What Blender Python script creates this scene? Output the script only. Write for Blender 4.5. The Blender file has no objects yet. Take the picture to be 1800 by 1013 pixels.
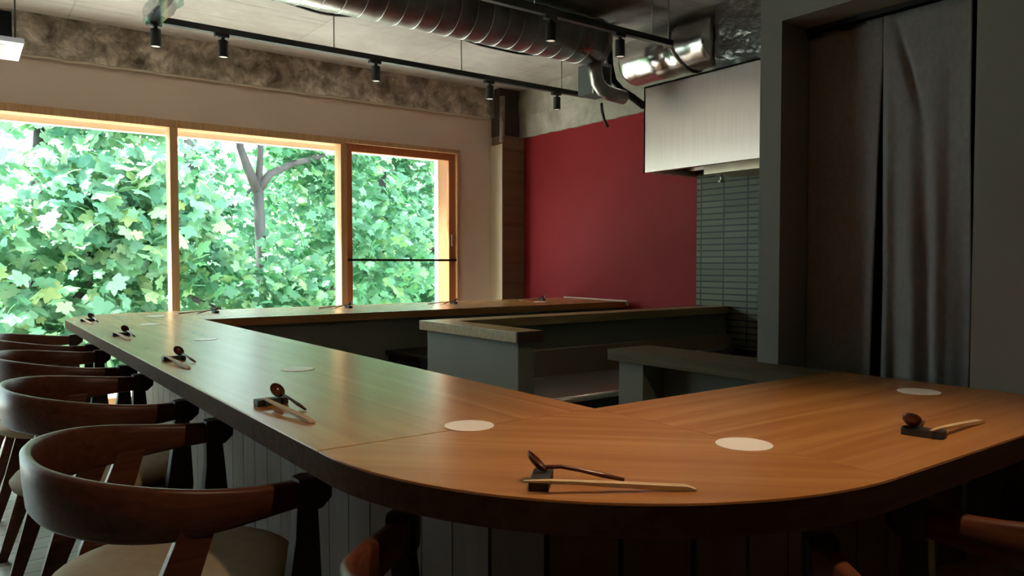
import bpy, bmesh, math, random
from mathutils import Vector, Matrix, noise
from math import pi, sin, cos, radians as R

scene = bpy.context.scene
COL = scene.collection

# ------------------------------------------------------------ camera
cam_d = bpy.data.cameras.new('camera')
cam = bpy.data.objects.new('camera', cam_d)
COL.objects.link(cam)
cam_d.sensor_width = 36.0
cam_d.lens = 36.0 * 1324.5 / 1800.0
cam_d.clip_start = 0.02
cam_d.clip_end = 200
cam.location = (0, 0, 1.05)
cam.rotation_euler = (pi / 2 - 0.0330649, 0, -0.6354996)
scene.camera = cam

# ------------------------------------------------------------ light and exposure
world = bpy.data.worlds.new('sky')
scene.world = world
world.use_nodes = True
wn = world.node_tree
wb = wn.nodes['Background']
wb.inputs['Color'].default_value = (0.80, 0.92, 1.0, 1)
wb.inputs['Strength'].default_value = 10.5

sun_d = bpy.data.lights.new('sun', 'SUN')
sun_d.energy = 44.0
sun_d.angle = R(2)
sun_d.color = (1.0, 0.95, 0.86)
sun = bpy.data.objects.new('sun', sun_d)
COL.objects.link(sun)
sun.rotation_euler = Vector((-0.50, 0.34, 1.0)).to_track_quat('Z', 'Y').to_euler()

scene.view_settings.view_transform = 'Standard'
scene.view_settings.look = 'None'
scene.view_settings.gamma = 1.0
scene.view_settings.use_curve_mapping = False
scene.view_settings.exposure = 0.0
scene.cycles.max_bounces = 10
scene.cycles.diffuse_bounces = 6
scene.cycles.glossy_bounces = 4
scene.cycles.transparent_max_bounces = 16
scene.cycles.sample_clamp_indirect = 60.0
scene.cycles.caustics_reflective = False
scene.cycles.caustics_refractive = False

# ------------------------------------------------------------ materials
def mat(name, base=(0.5, 0.5, 0.5), rough=0.6, metal=0.0, spec=0.5, emit=None, estr=0.0, coat=0.0):
    m = bpy.data.materials.new(name)
    m.use_nodes = True
    b = m.node_tree.nodes['Principled BSDF']
    b.inputs['Base Color'].default_value = (*base, 1)
    b.inputs['Roughness'].default_value = rough
    b.inputs['Metallic'].default_value = metal
    b.inputs['Specular IOR Level'].default_value = spec
    b.inputs['Coat Weight'].default_value = coat
    if emit:
        b.inputs['Emission Color'].default_value = (*emit, 1)
        b.inputs['Emission Strength'].default_value = estr
    return m

def nd(m, t, **kw):
    n = m.node_tree.nodes.new(t)
    for k, v in kw.items():
        if hasattr(n, k):
            setattr(n, k, v)
        else:
            n.inputs[k].default_value = v
    return n

def lk(m, a, b):
    m.node_tree.links.new(a, b)

def coords(m, scale=(1, 1, 1), rot=(0, 0, 0), loc=(0, 0, 0)):
    tc = nd(m, 'ShaderNodeTexCoord')
    mp = nd(m, 'ShaderNodeMapping')
    mp.inputs['Scale'].default_value = scale
    mp.inputs['Rotation'].default_value = rot
    mp.inputs['Location'].default_value = loc
    lk(m, tc.outputs['Object'], mp.inputs['Vector'])
    return mp.outputs['Vector']

def ramp(m, fac, stops):
    r = nd(m, 'ShaderNodeValToRGB')
    e = r.color_ramp.elements
    while len(e) < len(stops):
        e.new(0.5)
    for k, (p, c) in enumerate(stops):
        e[k].position = p
        e[k].color = (*c, 1)
    lk(m, fac, r.inputs['Fac'])
    return r.outputs['Color']

def bump(m, h, strength=0.3, dist=0.01):
    b = nd(m, 'ShaderNodeBump')
    b.inputs['Strength'].default_value = strength
    b.inputs['Distance'].default_value = dist
    lk(m, h, b.inputs['Height'])
    lk(m, b.outputs['Normal'], m.node_tree.nodes['Principled BSDF'].inputs['Normal'])

def noisy(name, c1, c2, scale=6, rough=0.7, metal=0, spec=0.4, stretch=(1, 1, 1), bmp=0.0, detail=6, rot=(0, 0, 0), lo=0.35, hi=0.65, bdist=0.01, coat=0.0):
    m = mat(name, c1, rough, metal, spec, coat=coat)
    v = coords(m, stretch, rot)
    n = nd(m, 'ShaderNodeTexNoise')
    n.inputs['Scale'].default_value = scale
    n.inputs['Detail'].default_value = detail
    lk(m, v, n.inputs['Vector'])
    col = ramp(m, n.outputs['Fac'], [(lo, c1), (hi, c2)])
    lk(m, col, m.node_tree.nodes['Principled BSDF'].inputs['Base Color'])
    if bmp:
        bump(m, n.outputs['Fac'], bmp, bdist)
    return m

def wood(name, c1, c2, c3, rot=0.0, rough=0.35, spec=0.5, along='x', sc=1.0):
    m = mat(name, c2, rough, 0, spec)
    st = {'x': (1.2, 22, 22), 'y': (22, 1.2, 22), 'z': (22, 22, 1.2)}[along]
    tc = nd(m, 'ShaderNodeTexCoord')
    mr = nd(m, 'ShaderNodeMapping')
    mr.inputs['Rotation'].default_value = (0, 0, rot)
    lk(m, tc.outputs['Object'], mr.inputs['Vector'])
    mp = nd(m, 'ShaderNodeMapping')
    mp.inputs['Scale'].default_value = [s * sc for s in st]
    lk(m, mr.outputs['Vector'], mp.inputs['Vector'])
    n = nd(m, 'ShaderNodeTexNoise')
    n.inputs['Scale'].default_value = 2.2
    n.inputs['Detail'].default_value = 5
    n.inputs['Roughness'].default_value = 0.55
    n.inputs['Distortion'].default_value = 0.6
    lk(m, mp.outputs['Vector'], n.inputs['Vector'])
    col = ramp(m, n.outputs['Fac'], [(0.28, c1), (0.5, c2), (0.72, c3)])
    b = m.node_tree.nodes['Principled BSDF']
    lk(m, col, b.inputs['Base Color'])
    return m

OAK = ((0.34, 0.142, 0.043), (0.42, 0.185, 0.058), (0.50, 0.235, 0.080))
m_top_y = wood('oak_grain_along_window_direction', *OAK, along='y', rough=0.27, spec=0.36, sc=0.5)
m_top_x = wood('oak_grain_along_wall_direction', *OAK, along='x', rough=0.27, spec=0.36, sc=0.5)
m_top_d = wood('oak_grain_diagonal', *OAK, along='x', rot=R(45), rough=0.27, spec=0.36, sc=0.5)
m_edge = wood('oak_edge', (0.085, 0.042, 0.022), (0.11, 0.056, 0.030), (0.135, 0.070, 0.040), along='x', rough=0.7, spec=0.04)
m_cap = wood('parapet_cap_oak', (0.26, 0.17, 0.075), (0.34, 0.23, 0.10), (0.42, 0.29, 0.14), along='x', rough=0.4)
m_capend = wood('parapet_cap_end_grain', (0.05, 0.02, 0.01), (0.07, 0.03, 0.016), (0.09, 0.04, 0.02), along='x', rough=0.5)
m_walnut = wood('walnut', (0.070, 0.022, 0.011), (0.11, 0.036, 0.018), (0.15, 0.050, 0.025), along='x', rough=0.36, spec=0.28, sc=1.5)
m_walnutd = wood('dark_walnut', (0.012, 0.006, 0.004), (0.018, 0.009, 0.006), (0.025, 0.012, 0.008), along='z', rough=0.45, sc=1.5)
m_frame = wood('window_pine', (0.50, 0.27, 0.12), (0.60, 0.34, 0.16), (0.68, 0.41, 0.21), along='z', rough=0.5)
m_sash = wood('sash_cedar', (0.42, 0.13, 0.045), (0.50, 0.17, 0.06), (0.56, 0.21, 0.08), along='z', rough=0.5)
m_column = wood('corner_post_wood', (0.15, 0.095, 0.06), (0.22, 0.145, 0.095), (0.27, 0.18, 0.12), along='x', rough=0.7, spec=0.2, sc=.25)
m_floor = None

m_wallbeige = noisy('beige_plaster', (0.78, 0.63, 0.53), (0.83, 0.67, 0.565), 3, 0.9)
m_grey = noisy('grey_green_paint', (0.225, 0.215, 0.188), (0.25, 0.238, 0.208), 2, 0.8)
m_brown = noisy('dark_brown_paint', (0.07, 0.06, 0.05), (0.09, 0.075, 0.06), 2, 0.8)
m_panel = noisy('grey_panel_paint', (0.19, 0.185, 0.150), (0.21, 0.203, 0.166), 2, 0.7)
m_red = noisy('dark_red_paint', (0.23, 0.016, 0.020), (0.26, 0.020, 0.024), 1.2, 0.6, spec=0.15)
m_steel = noisy('brushed_steel', (0.62, 0.60, 0.57), (0.70, 0.68, 0.65), 4, 0.32, 1.0, stretch=(40, 1, 1))
m_hood = noisy('hood_brushed_steel', (0.62, 0.50, 0.45), (0.69, 0.565, 0.51), 3, 0.33, 1.0, stretch=(1, 60, 1))
m_galv = noisy('galvanised_duct', (0.34, 0.32, 0.31), (0.50, 0.48, 0.46), 9, 0.38, 1.0)
m_darkmetal = mat('dark_metal', (0.03, 0.03, 0.03), 0.5, 0.6)
m_black = mat('black_powder_coat', (0.012, 0.012, 0.013), 0.5)
m_rod = mat('rod_zinc', (0.25, 0.25, 0.24), 0.5, 0.6)
m_boxshade = mat('box_inside_shade', (.09, .095, .09), .6, .3)  # inside shade of the open branch box, put into the colour
m_rodl = mat('bright_zinc', (0.65, 0.65, 0.63), 0.4, 0.5)
m_white = mat('white_plastic', (0.85, 0.85, 0.86), 0.4)
m_paper = mat('white_paper', (0.92, 0.87, 0.81), 0.33)
m_stick = noisy('pale_cedar', (0.62, 0.44, 0.24), (0.72, 0.54, 0.33), 6, 0.6, stretch=(1, 12, 12))
m_rest = noisy('black_clay', (0.025, 0.024, 0.022), (0.05, 0.045, 0.04), 40, 0.55)
m_spoon = noisy('lacquered_rosewood', (0.07, 0.022, 0.014), (0.13, 0.045, 0.028), 30, 0.22)
m_seat = noisy('beige_seat_fabric', (0.42, 0.33, 0.21), (0.46, 0.37, 0.24), 30, 0.8)
m_lens = mat('lamp_lens', (0.8, 0.75, 0.7), 0.3, emit=(1, 0.8, 0.6), estr=.5)
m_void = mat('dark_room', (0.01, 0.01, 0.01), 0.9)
m_equip = mat('kitchen_dark_steel', (0.05, 0.05, 0.055), 0.35, 0.8)
m_upstand = noisy('beige_upstand', (0.27, 0.19, 0.13), (0.30, 0.22, 0.15), 4, 0.6)
m_cable = mat('cable_grey', (0.05, 0.045, 0.04), 0.6)
m_orange = mat('orange_paint', (0.6, 0.15, 0.08), 0.6)
m_bark = noisy('bark', (0.035, 0.030, 0.028), (0.085, 0.078, 0.076), 5, 0.9, stretch=(1, 1, .3), bmp=0.4, bdist=0.02)
m_ground = noisy('pale_pavement', (0.50, 0.50, 0.48), (0.62, 0.61, 0.58), 2, 0.9)

def concrete(name, c1, c2, c3, lines=False, scale=3.0, tight=0.0):
    m = mat(name, c2, 0.9, spec=0.2)
    b = m.node_tree.nodes['Principled BSDF']
    v = coords(m)
    n = nd(m, 'ShaderNodeTexNoise')
    n.inputs['Scale'].default_value = scale
    n.inputs['Detail'].default_value = 12
    n.inputs['Roughness'].default_value = 0.68
    n.inputs['Distortion'].default_value = 0.4
    lk(m, v, n.inputs['Vector'])
    col = ramp(m, n.outputs['Fac'], [(0.30 + tight, c1), (0.5, c2), (0.68 - tight, c3)])
    h = n.outputs['Fac']
    if lines:
        v2 = coords(m, (1.2, 11, 1))
        n2 = nd(m, 'ShaderNodeTexNoise')
        n2.inputs['Scale'].default_value = 1.6
        n2.inputs['Detail'].default_value = 10
        n2.inputs['Roughness'].default_value = 0.7
        lk(m, v2, n2.inputs['Vector'])
        f = ramp(m, n2.outputs['Fac'], [(0.30, (0.42, 0.39, 0.36)), (0.40, (0.94, 0.94, 0.93)), (0.6, (1, 1, 1))])
        mx = nd(m, 'ShaderNodeMix', data_type='RGBA', blend_type='MULTIPLY')
        mx.inputs['Factor'].default_value = 0.8
        lk(m, col, mx.inputs['A'])
        lk(m, f, mx.inputs['B'])
        # board joints
        w = nd(m, 'ShaderNodeTexBrick')
        w.inputs['Scale'].default_value = 1.0
        w.inputs['Brick Width'].default_value = 0.9
        w.inputs['Row Height'].default_value = 1.8
        w.inputs['Mortar Size'].default_value = 0.006
        w.inputs['Color1'].default_value = (1, 1, 1, 1)
        w.inputs['Color2'].default_value = (0.9, 0.9, 0.88, 1)
        w.inputs['Mortar'].default_value = (0.82, 0.80, 0.77, 1)
        lk(m, coords(m, loc=(0.3, 0.25, 0)), w.inputs['Vector'])
        mx2 = nd(m, 'ShaderNodeMix', data_type='RGBA', blend_type='MULTIPLY')
        mx2.inputs['Factor'].default_value = 1.0
        lk(m, mx.outputs['Result'], mx2.inputs['A'])
        lk(m, w.outputs['Color'], mx2.inputs['B'])
        col = mx2.outputs['Result']
    lk(m, col, b.inputs['Base Color'])
    bump(m, h, 0.5, 0.02)
    return m

m_ceil = concrete('board_formed_concrete', (0.32, 0.28, 0.255), (0.40, 0.36, 0.33), (0.47, 0.435, 0.405), lines=True, scale=1.6)
m_beam = concrete('rough_beam_concrete', (0.15, 0.12, 0.09), (0.46, 0.385, 0.31), (0.90, 0.80, 0.70), scale=7.5, tight=.035)
m_conc = concrete('patched_concrete', (0.24, 0.23, 0.185), (0.36, 0.34, 0.28), (0.56, 0.53, 0.46), scale=2.5)

def tile_material():
    m = mat('green_grey_strip_tile', (0.3, 0.33, 0.27), 0.4, spec=0.18)
    tc = nd(m, 'ShaderNodeTexCoord')
    sx = nd(m, 'ShaderNodeSeparateXYZ')
    lk(m, tc.outputs['Object'], sx.inputs[0])
    cb = nd(m, 'ShaderNodeCombineXYZ')
    lk(m, sx.outputs['Y'], cb.inputs['X'])
    lk(m, sx.outputs['Z'], cb.inputs['Y'])
    w = nd(m, 'ShaderNodeTexBrick')
    w.offset = 0.0
    w.inputs['Scale'].default_value = 1.0
    w.inputs['Brick Width'].default_value = 0.19
    w.inputs['Row Height'].default_value = 0.042
    w.inputs['Mortar Size'].default_value = 0.005
    w.inputs['Color1'].default_value = (0.125, 0.12, 0.078, 1)
    w.inputs['Color2'].default_value = (0.17, 0.162, 0.11, 1)
    w.inputs['Mortar'].default_value = (0.025, 0.025, 0.02, 1)
    lk(m, cb.outputs[0], w.inputs['Vector'])
    lk(m, w.outputs['Color'], m.node_tree.nodes['Principled BSDF'].inputs['Base Color'])
    inv = nd(m, 'ShaderNodeMath', operation='SUBTRACT')
    inv.inputs[0].default_value = 1.0
    lk(m, w.outputs['Fac'], inv.inputs[1])
    bump(m, inv.outputs[0], 0.8, 0.004)
    return m
m_tile = tile_material()

def plank_floor():
    m = mat('pale_plank_floor', (0.5, 0.45, 0.4), 0.35)
    w = nd(m, 'ShaderNodeTexBrick')
    w.inputs['Scale'].default_value = 1.0
    w.inputs['Brick Width'].default_value = 1.2
    w.inputs['Row Height'].default_value = 0.12
    w.inputs['Mortar Size'].default_value = 0.003
    w.inputs['Color1'].default_value = (0.46, 0.41, 0.36, 1)
    w.inputs['Color2'].default_value = (0.54, 0.49, 0.43, 1)
    w.inputs['Mortar'].default_value = (0.12, 0.10, 0.08, 1)
    lk(m, coords(m), w.inputs['Vector'])
    n = nd(m, 'ShaderNodeTexNoise')
    n.inputs['Scale'].default_value = 3
    n.inputs['Detail'].default_value = 8
    lk(m, coords(m, (1, 14, 1)), n.inputs['Vector'])
    f = ramp(m, n.outputs['Fac'], [(0.3, (0.72, 0.72, 0.72)), (0.7, (1, 1, 1))])
    mx = nd(m, 'ShaderNodeMix', data_type='RGBA', blend_type='MULTIPLY')
    mx.inputs['Factor'].default_value = 1.0
    lk(m, w.outputs['Color'], mx.inputs['A'])
    lk(m, f, mx.inputs['B'])
    lk(m, mx.outputs['Result'], m.node_tree.nodes['Principled BSDF'].inputs['Base Color'])
    return m
m_floor = plank_floor()

def board_cladding():
    m = mat('vertical_board_cladding', (0.3, 0.25, 0.2), 0.55)
    tc = nd(m, 'ShaderNodeTexCoord')
    n = nd(m, 'ShaderNodeTexNoise')
    n.inputs['Scale'].default_value = 2.0
    n.inputs['Detail'].default_value = 6
    lk(m, coords(m, (14, 14, 1)), n.inputs['Vector'])
    col = ramp(m, n.outputs['Fac'], [(0.3, (0.165, 0.112, 0.078)), (0.7, (0.215, 0.150, 0.108))])
    lk(m, col, m.node_tree.nodes['Principled BSDF'].inputs['Base Color'])
    return m
m_clad = board_cladding()

def foil_material(name, rough, bs, col, bd):
    m = mat(name, col, rough, 1.0)
    v = nd(m, 'ShaderNodeTexVoronoi')
    v.inputs['Scale'].default_value = 13
    v.feature = 'DISTANCE_TO_EDGE'
    lk(m, coords(m), v.inputs['Vector'])
    n = nd(m, 'ShaderNodeTexNoise')
    n.inputs['Scale'].default_value = 20
    n.inputs['Detail'].default_value = 8
    lk(m, coords(m), n.inputs['Vector'])
    a = nd(m, 'ShaderNodeMath', operation='ADD')
    lk(m, v.outputs['Distance'], a.inputs[0])
    lk(m, n.outputs['Fac'], a.inputs[1])
    bump(m, a.outputs[0], bs, bd)
    return m
m_foil = foil_material('shiny_crinkled_foil', .22, .10, (0.66, 0.63, 0.62), .012)
m_foil2 = foil_material('dull_crinkled_foil', .30, .30, (0.30, 0.285, 0.27), .02)

def curtain_material():
    m = mat('charcoal_linen', (0.10, 0.10, 0.10), 0.9, spec=0.2)
    n = nd(m, 'ShaderNodeTexNoise')
    n.inputs['Scale'].default_value = 90
    n.inputs['Detail'].default_value = 3
    lk(m, coords(m, (1, 1, 0.6)), n.inputs['Vector'])
    col = ramp(m, n.outputs['Fac'], [(0.3, (0.24, 0.225, 0.218)), (0.7, (0.29, 0.275, 0.265))])
    lk(m, col, m.node_tree.nodes['Principled BSDF'].inputs['Base Color'])
    return m
m_curtain = curtain_material()

def glass_material():
    m = bpy.data.materials.new('window_glass')
    m.use_nodes = True
    nt = m.node_tree
    nt.nodes.clear()
    out = nt.nodes.new('ShaderNodeOutputMaterial')
    tr = nt.nodes.new('ShaderNodeBsdfTransparent')
    tr.inputs['Color'].default_value = (0.90, 0.96, 0.95, 1)
    gl = nt.nodes.new('ShaderNodeBsdfGlossy')
    gl.inputs['Roughness'].default_value = 0.02
    lw = nt.nodes.new('ShaderNodeLayerWeight')
    lw.inputs['Blend'].default_value = 0.5
    pw_ = nt.nodes.new('ShaderNodeMath')
    pw_.operation = 'POWER'
    pw_.inputs[1].default_value = 5.0
    nt.links.new(lw.outputs['Facing'], pw_.inputs[0])
    fr = nt.nodes.new('ShaderNodeMath')
    fr.operation = 'MULTIPLY_ADD'
    fr.inputs[1].default_value = 0.8
    fr.inputs[2].default_value = 0.03
    nt.links.new(pw_.outputs[0], fr.inputs[0])
    mx = nt.nodes.new('ShaderNodeMixShader')
    nt.links.new(fr.outputs[0], mx.inputs['Fac'])
    nt.links.new(tr.outputs[0], mx.inputs[1])
    nt.links.new(gl.outputs[0], mx.inputs[2])
    nt.links.new(mx.outputs[0], out.inputs['Surface'])
    return m
m_glass = glass_material()

def plastic_wrap():
    m = bpy.data.materials.new('clear_plastic_wrap')
    m.use_nodes = True
    nt = m.node_tree
    nt.nodes.clear()
    out = nt.nodes.new('ShaderNodeOutputMaterial')
    tr = nt.nodes.new('ShaderNodeBsdfTransparent')
    tr.inputs['Color'].default_value = (0.8, 0.84, 0.86, 1)
    gl = nt.nodes.new('ShaderNodeBsdfGlossy')
    gl.inputs['Roughness'].default_value = 0.1
    mx = nt.nodes.new('ShaderNodeMixShader')
    mx.inputs['Fac'].default_value = 0.3
    nt.links.new(tr.outputs[0], mx.inputs[1])
    nt.links.new(gl.outputs[0], mx.inputs[2])
    nt.links.new(mx.outputs[0], out.inputs['Surface'])
    return m
m_wrap = plastic_wrap()

def leaf_material(name, c1, c2, tr1):
    m = bpy.data.materials.new(name)
    m.use_nodes = True
    nt = m.node_tree
    b = nt.nodes['Principled BSDF']
    out = nt.nodes['Material Output']
    g = nt.nodes.new('ShaderNodeNewGeometry')
    r = nt.nodes.new('ShaderNodeValToRGB')
    r.color_ramp.elements[0].color = (*c1, 1)
    r.color_ramp.elements[1].color = (c2[0] * 1.7, c2[1] * 1.25, c2[2] * .75, 1)
    e = r.color_ramp.elements.new(0.72)
    e.color = (*c2, 1)
    nt.links.new(g.outputs['Random Per Island'], r.inputs['Fac'])
    nt.links.new(r.outputs['Color'], b.inputs['Base Color'])
    b.inputs['Roughness'].default_value = 0.5
    t = nt.nodes.new('ShaderNodeBsdfTranslucent')
    t.inputs['Color'].default_value = (*tr1, 1)
    mx = nt.nodes.new('ShaderNodeMixShader')
    mx.inputs['Fac'].default_value = 0.42
    nt.links.new(b.outputs[0], mx.inputs[1])
    nt.links.new(t.outputs[0], mx.inputs[2])
    nt.links.new(mx.outputs[0], out.inputs['Surface'])
    return m
m_leaf = leaf_material('maple_leaf', (0.026, 0.120, 0.062), (0.135, 0.300, 0.180), (0.09, 0.28, 0.09))
m_leaf2 = leaf_material('pale_leaf', (0.05, 0.190, 0.135), (0.23, 0.40, 0.27), (0.17, 0.38, 0.15))

# ------------------------------------------------------------ geometry helpers
def mesh_obj(name, verts, faces, m=None, parent=None, smooth=False, bevel=0.0, seg=2):
    me = bpy.data.meshes.new(name)
    me.from_pydata([tuple(v) for v in verts], [], faces)
    me.validate()
    if bevel or smooth == 'recalc':
        bm = bmesh.new()
        bm.from_mesh(me)
        bmesh.ops.recalc_face_normals(bm, faces=bm.faces)
        if bevel:
            ed = [e for e in bm.edges if len(e.link_faces) == 2 and e.calc_face_angle(0) > 0.6]
            bmesh.ops.bevel(bm, geom=ed, offset=bevel, segments=seg, affect='EDGES', profile=0.7)
        bm.to_mesh(me)
        bm.free()
    if smooth:
        for p in me.polygons:
            p.use_smooth = True
    if m:
        me.materials.append(m)
    o = bpy.data.objects.new(name, me)
    COL.objects.link(o)
    if parent:
        o.parent = parent
    return o

class MB:
    def __init__(s):
        s.v = []
        s.f = []
    def add(s, vs, fs):
        n = len(s.v)
        s.v += [tuple(v) for v in vs]
        s.f += [tuple(i + n for i in f) for f in fs]
        return s
    def box(s, x0, x1, y0, y1, z0, z1):
        s.add([(x0, y0, z0), (x1, y0, z0), (x1, y1, z0), (x0, y1, z0), (x0, y0, z1), (x1, y0, z1), (x1, y1, z1), (x0, y1, z1)],
              [(0, 3, 2, 1), (4, 5, 6, 7), (0, 1, 5, 4), (1, 2, 6, 5), (2, 3, 7, 6), (3, 0, 4, 7)])
        return s
    def prism(s, poly, z0, z1):
        n = len(poly)
        s.add([(x, y, z0) for x, y in poly] + [(x, y, z1) for x, y in poly],
              [tuple(range(n))[::-1], tuple(range(n, 2 * n))] + [(i, (i + 1) % n, n + (i + 1) % n, n + i) for i in range(n)])
        return s
    def tube(s, pts, rad, n=10, cap=True):
        pts = [Vector(p) for p in pts]
        if not isinstance(rad, (list, tuple)):
            rad = [rad] * len(pts)
        base = len(s.v)
        up = None
        for i, p in enumerate(pts):
            a = pts[max(i - 1, 0)]
            b = pts[min(i + 1, len(pts) - 1)]
            d = (b - a).normalized()
            if up is None:
                up = Vector((0, 0, 1)) if abs(d.z) < 0.9 else Vector((1, 0, 0))
            u = (up - d * up.dot(d)).normalized()
            w = d.cross(u)
            up = u
            for k in range(n):
                t = 2 * pi * k / n
                s.v.append(tuple(p + (u * cos(t) + w * sin(t)) * rad[i]))
        for i in range(len(pts) - 1):
            for k in range(n):
                k2 = (k + 1) % n
                s.f.append((base + i * n + k, base + i * n + k2, base + (i + 1) * n + k2, base + (i + 1) * n + k))
        if cap:
            s.f.append(tuple(base + k for k in range(n))[::-1])
            e = base + (len(pts) - 1) * n
            s.f.append(tuple(e + k for k in range(n)))
        return s
    def loft(s, rings, closed=True, cap=True):
        base = len(s.v)
        n = len(rings[0])
        for r in rings:
            s.v += [tuple(p) for p in r]
        for i in range(len(rings) - 1):
            for k in range(n if closed else n - 1):
                k2 = (k + 1) % n
                s.f.append((base + i * n + k, base + i * n + k2, base + (i + 1) * n + k2, base + (i + 1) * n + k))
        if cap:
            s.f.append(tuple(base + k for k in range(n))[::-1])
            e = base + (len(rings) - 1) * n
            s.f.append(tuple(e + k for k in range(n)))
        return s
    def lathe(s, prof, n=24, cx=0, cy=0, cz=0):
        rings = []
        for r, z in prof:
            rings.append([(cx + r * cos(2 * pi * k / n), cy + r * sin(2 * pi * k / n), cz + z) for k in range(n)])
        return s.loft(rings)
    def build(s, name, m, parent=None, **kw):
        return mesh_obj(name, s.v, s.f, m, parent, **kw)

def tag(o, label, cat=None, group=None, kind=None):
    o['label'] = label
    if cat:
        o['category'] = cat
    if group:
        o['group'] = group
    if kind:
        o['kind'] = kind
    return o

def struct(o, label=None):
    o['kind'] = 'structure'
    if label:
        o['label'] = label
    return o

def thing(name, label, cat, loc=(0, 0, 0), rz=0, group=None):
    o = bpy.data.objects.new(name, None)
    o.empty_display_size = 0.05
    COL.objects.link(o)
    o.location = loc
    o.rotation_euler = (0, 0, rz)
    return tag(o, label, cat, group)

def dup(root, loc, rz=0, label=None, group=None, rx=0, ry=0):
    r = root.copy()
    COL.objects.link(r)
    r.location = loc
    r.rotation_euler = (rx, ry, rz)
    if label:
        r['label'] = label
    if group:
        r['group'] = group
    def rec(a, b):
        for ch in list(a.children):
            c = ch.copy()
            COL.objects.link(c)
            c.parent = b
            rec(ch, c)
    rec(root, r)
    return r

def arc(cx, cy, r, a0, a1, n=16):
    return [(cx + r * cos(R(a0 + (a1 - a0) * i / n)), cy + r * sin(R(a0 + (a1 - a0) * i / n))) for i in range(n + 1)]

# ------------------------------------------------------------ room shell
YW = 5.6      # window wall
XR = 4.15     # red wall
XL = -4.0     # left wall
YB = -2.4     # wall behind
ZC = 2.60     # ceiling
XP = 1.90     # partition with the curtain

struct(MB().box(XL - .2, XR + 2, YB - .2, YW + .2, -0.15, 0).build('floor', m_floor))
struct(MB().box(XL - .2, XR + 2, YB - .2, YW + .2, ZC, ZC + .25).build('ceiling', m_ceil))
struct(MB().box(XL - .2, XL, YB, YW, 0, ZC).build('wall_left', m_brown))
struct(MB().box(XL, XR + 2, YB - .2, YB, 0, ZC).build('wall_back', m_brown))

# window wall: beige band above the windows, beige pier at the right, low strip under
WX0, WX1, WZ0, WZ1 = -2.3, 3.56, 0.10, 2.035
w = MB()
w.box(XL, XR, YW, YW + .2, WZ1, 2.345)
w.box(XL, WX0, YW, YW + .2, 0, WZ1)
w.box(WX1, XR, YW, YW + .2, 0, WZ1)
w.box(WX0, WX1, YW, YW + .2, 0, WZ0)
struct(w.build('wall_window', m_wallbeige))
# ragged plaster lip and rough concrete beam over the windows
def rough_slab(x0, x1, y0, y1, z0, z1, step=0.06, amp=0.008, face='y'):
    b = MB()
    nx = int((x1 - x0) / step) if face == 'y' else int((y1 - y0) / step)
    nz = max(2, int((z1 - z0) / step))
    vs = []
    for j in range(nz + 1):
        for i in range(nx + 1):
            t = i / nx
            z = z0 + (z1 - z0) * j / nz
            if face == 'y':
                x = x0 + (x1 - x0) * t
                d = noise.noise(Vector((x * 5, z * 7, 1.3))) * amp * 2
                if j == 0:
                    z += noise.noise(Vector((x * 9, 0, 4))) * 0.010
                vs.append((x, y0 + d, z))
            else:
                y = y0 + (y1 - y0) * t
                d = noise.noise(Vector((y * 5, z * 7, 7.3))) * amp * 2
                if j == 0:
                    z += noise.noise(Vector((y * 9, 3, 4))) * 0.012
                vs.append((x0 + d, y, z))
    n = nx + 1
    fs = []
    for j in range(nz):
        for i in range(nx):
            fs.append((j * n + i, j * n + i + 1, (j + 1) * n + i + 1, (j + 1) * n + i))
    b.add(vs, fs)
    # closed back
    if face == 'y':
        b.box(x0, x1, y0 + 0.02, y1, z0 + 0.012, z1)
        k = len(b.v)
        bot = [vs[i] for i in range(n)]
        b.add(bot + [(p[0], y0 + .04, p[2]) for p in bot], [(i, n + i, n + i + 1, i + 1) for i in range(n - 1)])
    else:
        b.box(x0 + 0.02, x1, y0, y1, z0 + 0.012, z1)
        bot = [vs[i] for i in range(n)]
        b.add(bot + [(x0 + .04, p[1], p[2]) for p in bot], [(i, n + i, n + i + 1, i + 1) for i in range(n - 1)])
    return b
struct(rough_slab(XL, 3.90, YW - 0.035, YW + .2, 2.345, ZC, amp=0.010).build('trim_1', m_beam), 'rough exposed concrete beam above the window wall')
lip = MB()
pts = []
n = 130
for i in range(n + 1):
    x = XL + (3.86 - XL) * i / n
    pts.append((x, YW - 0.030, 2.338 + noise.noise(Vector((x * 9, 0, 4))) * 0.008))
lip.tube(pts, 0.008, 6)
struct(lip.build('trim_2', mat('plaster_lip', (0.62, 0.54, 0.42), 0.9)), 'pale ragged plaster lip under the beam')

# red wall with rough concrete over it, tiled wall beyond
struct(MB().box(XR, XR + .2, 3.46, YW + .2, 0, 2.20).build('wall_red', m_red))
struct(rough_slab(XR - 0.03, XR + .2, 1.5, YW - .0, 2.175, ZC, amp=0.012, face='x').build('trim_3', m_conc), 'patched concrete band above the red wall')
struct(MB().box(XR - 0.004, XR + .2, 1.40, 3.46, 0, 2.175).build('wall_tile', m_tile))
struct(MB().box(XP + .16, XR + 2, 1.30, 1.40, 0, ZC).build('wall_kitchen', m_grey))

# partition on the right: doorway between y .775 and 1.285
pw = MB()
pw.box(XP, XP + .16, 1.285, 1.355, 0, ZC)
pw.box(XP, XP + .16, YB, 0.775, 0, ZC)
pw.box(XP, XP + .16, 0.775, 1.285, 1.737, ZC)
struct(pw.build('wall_right', m_grey))
struct(MB().box(XP + .12, XP + .16, 0.776, 1.284, 1.722, 1.736).build('trim_4', m_darkmetal), 'dark header over the curtained doorway')
# dark room behind the curtain
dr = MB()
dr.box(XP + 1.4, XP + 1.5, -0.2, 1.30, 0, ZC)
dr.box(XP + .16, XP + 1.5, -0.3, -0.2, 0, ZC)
struct(dr.build('wall_backroom', m_void))

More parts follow.
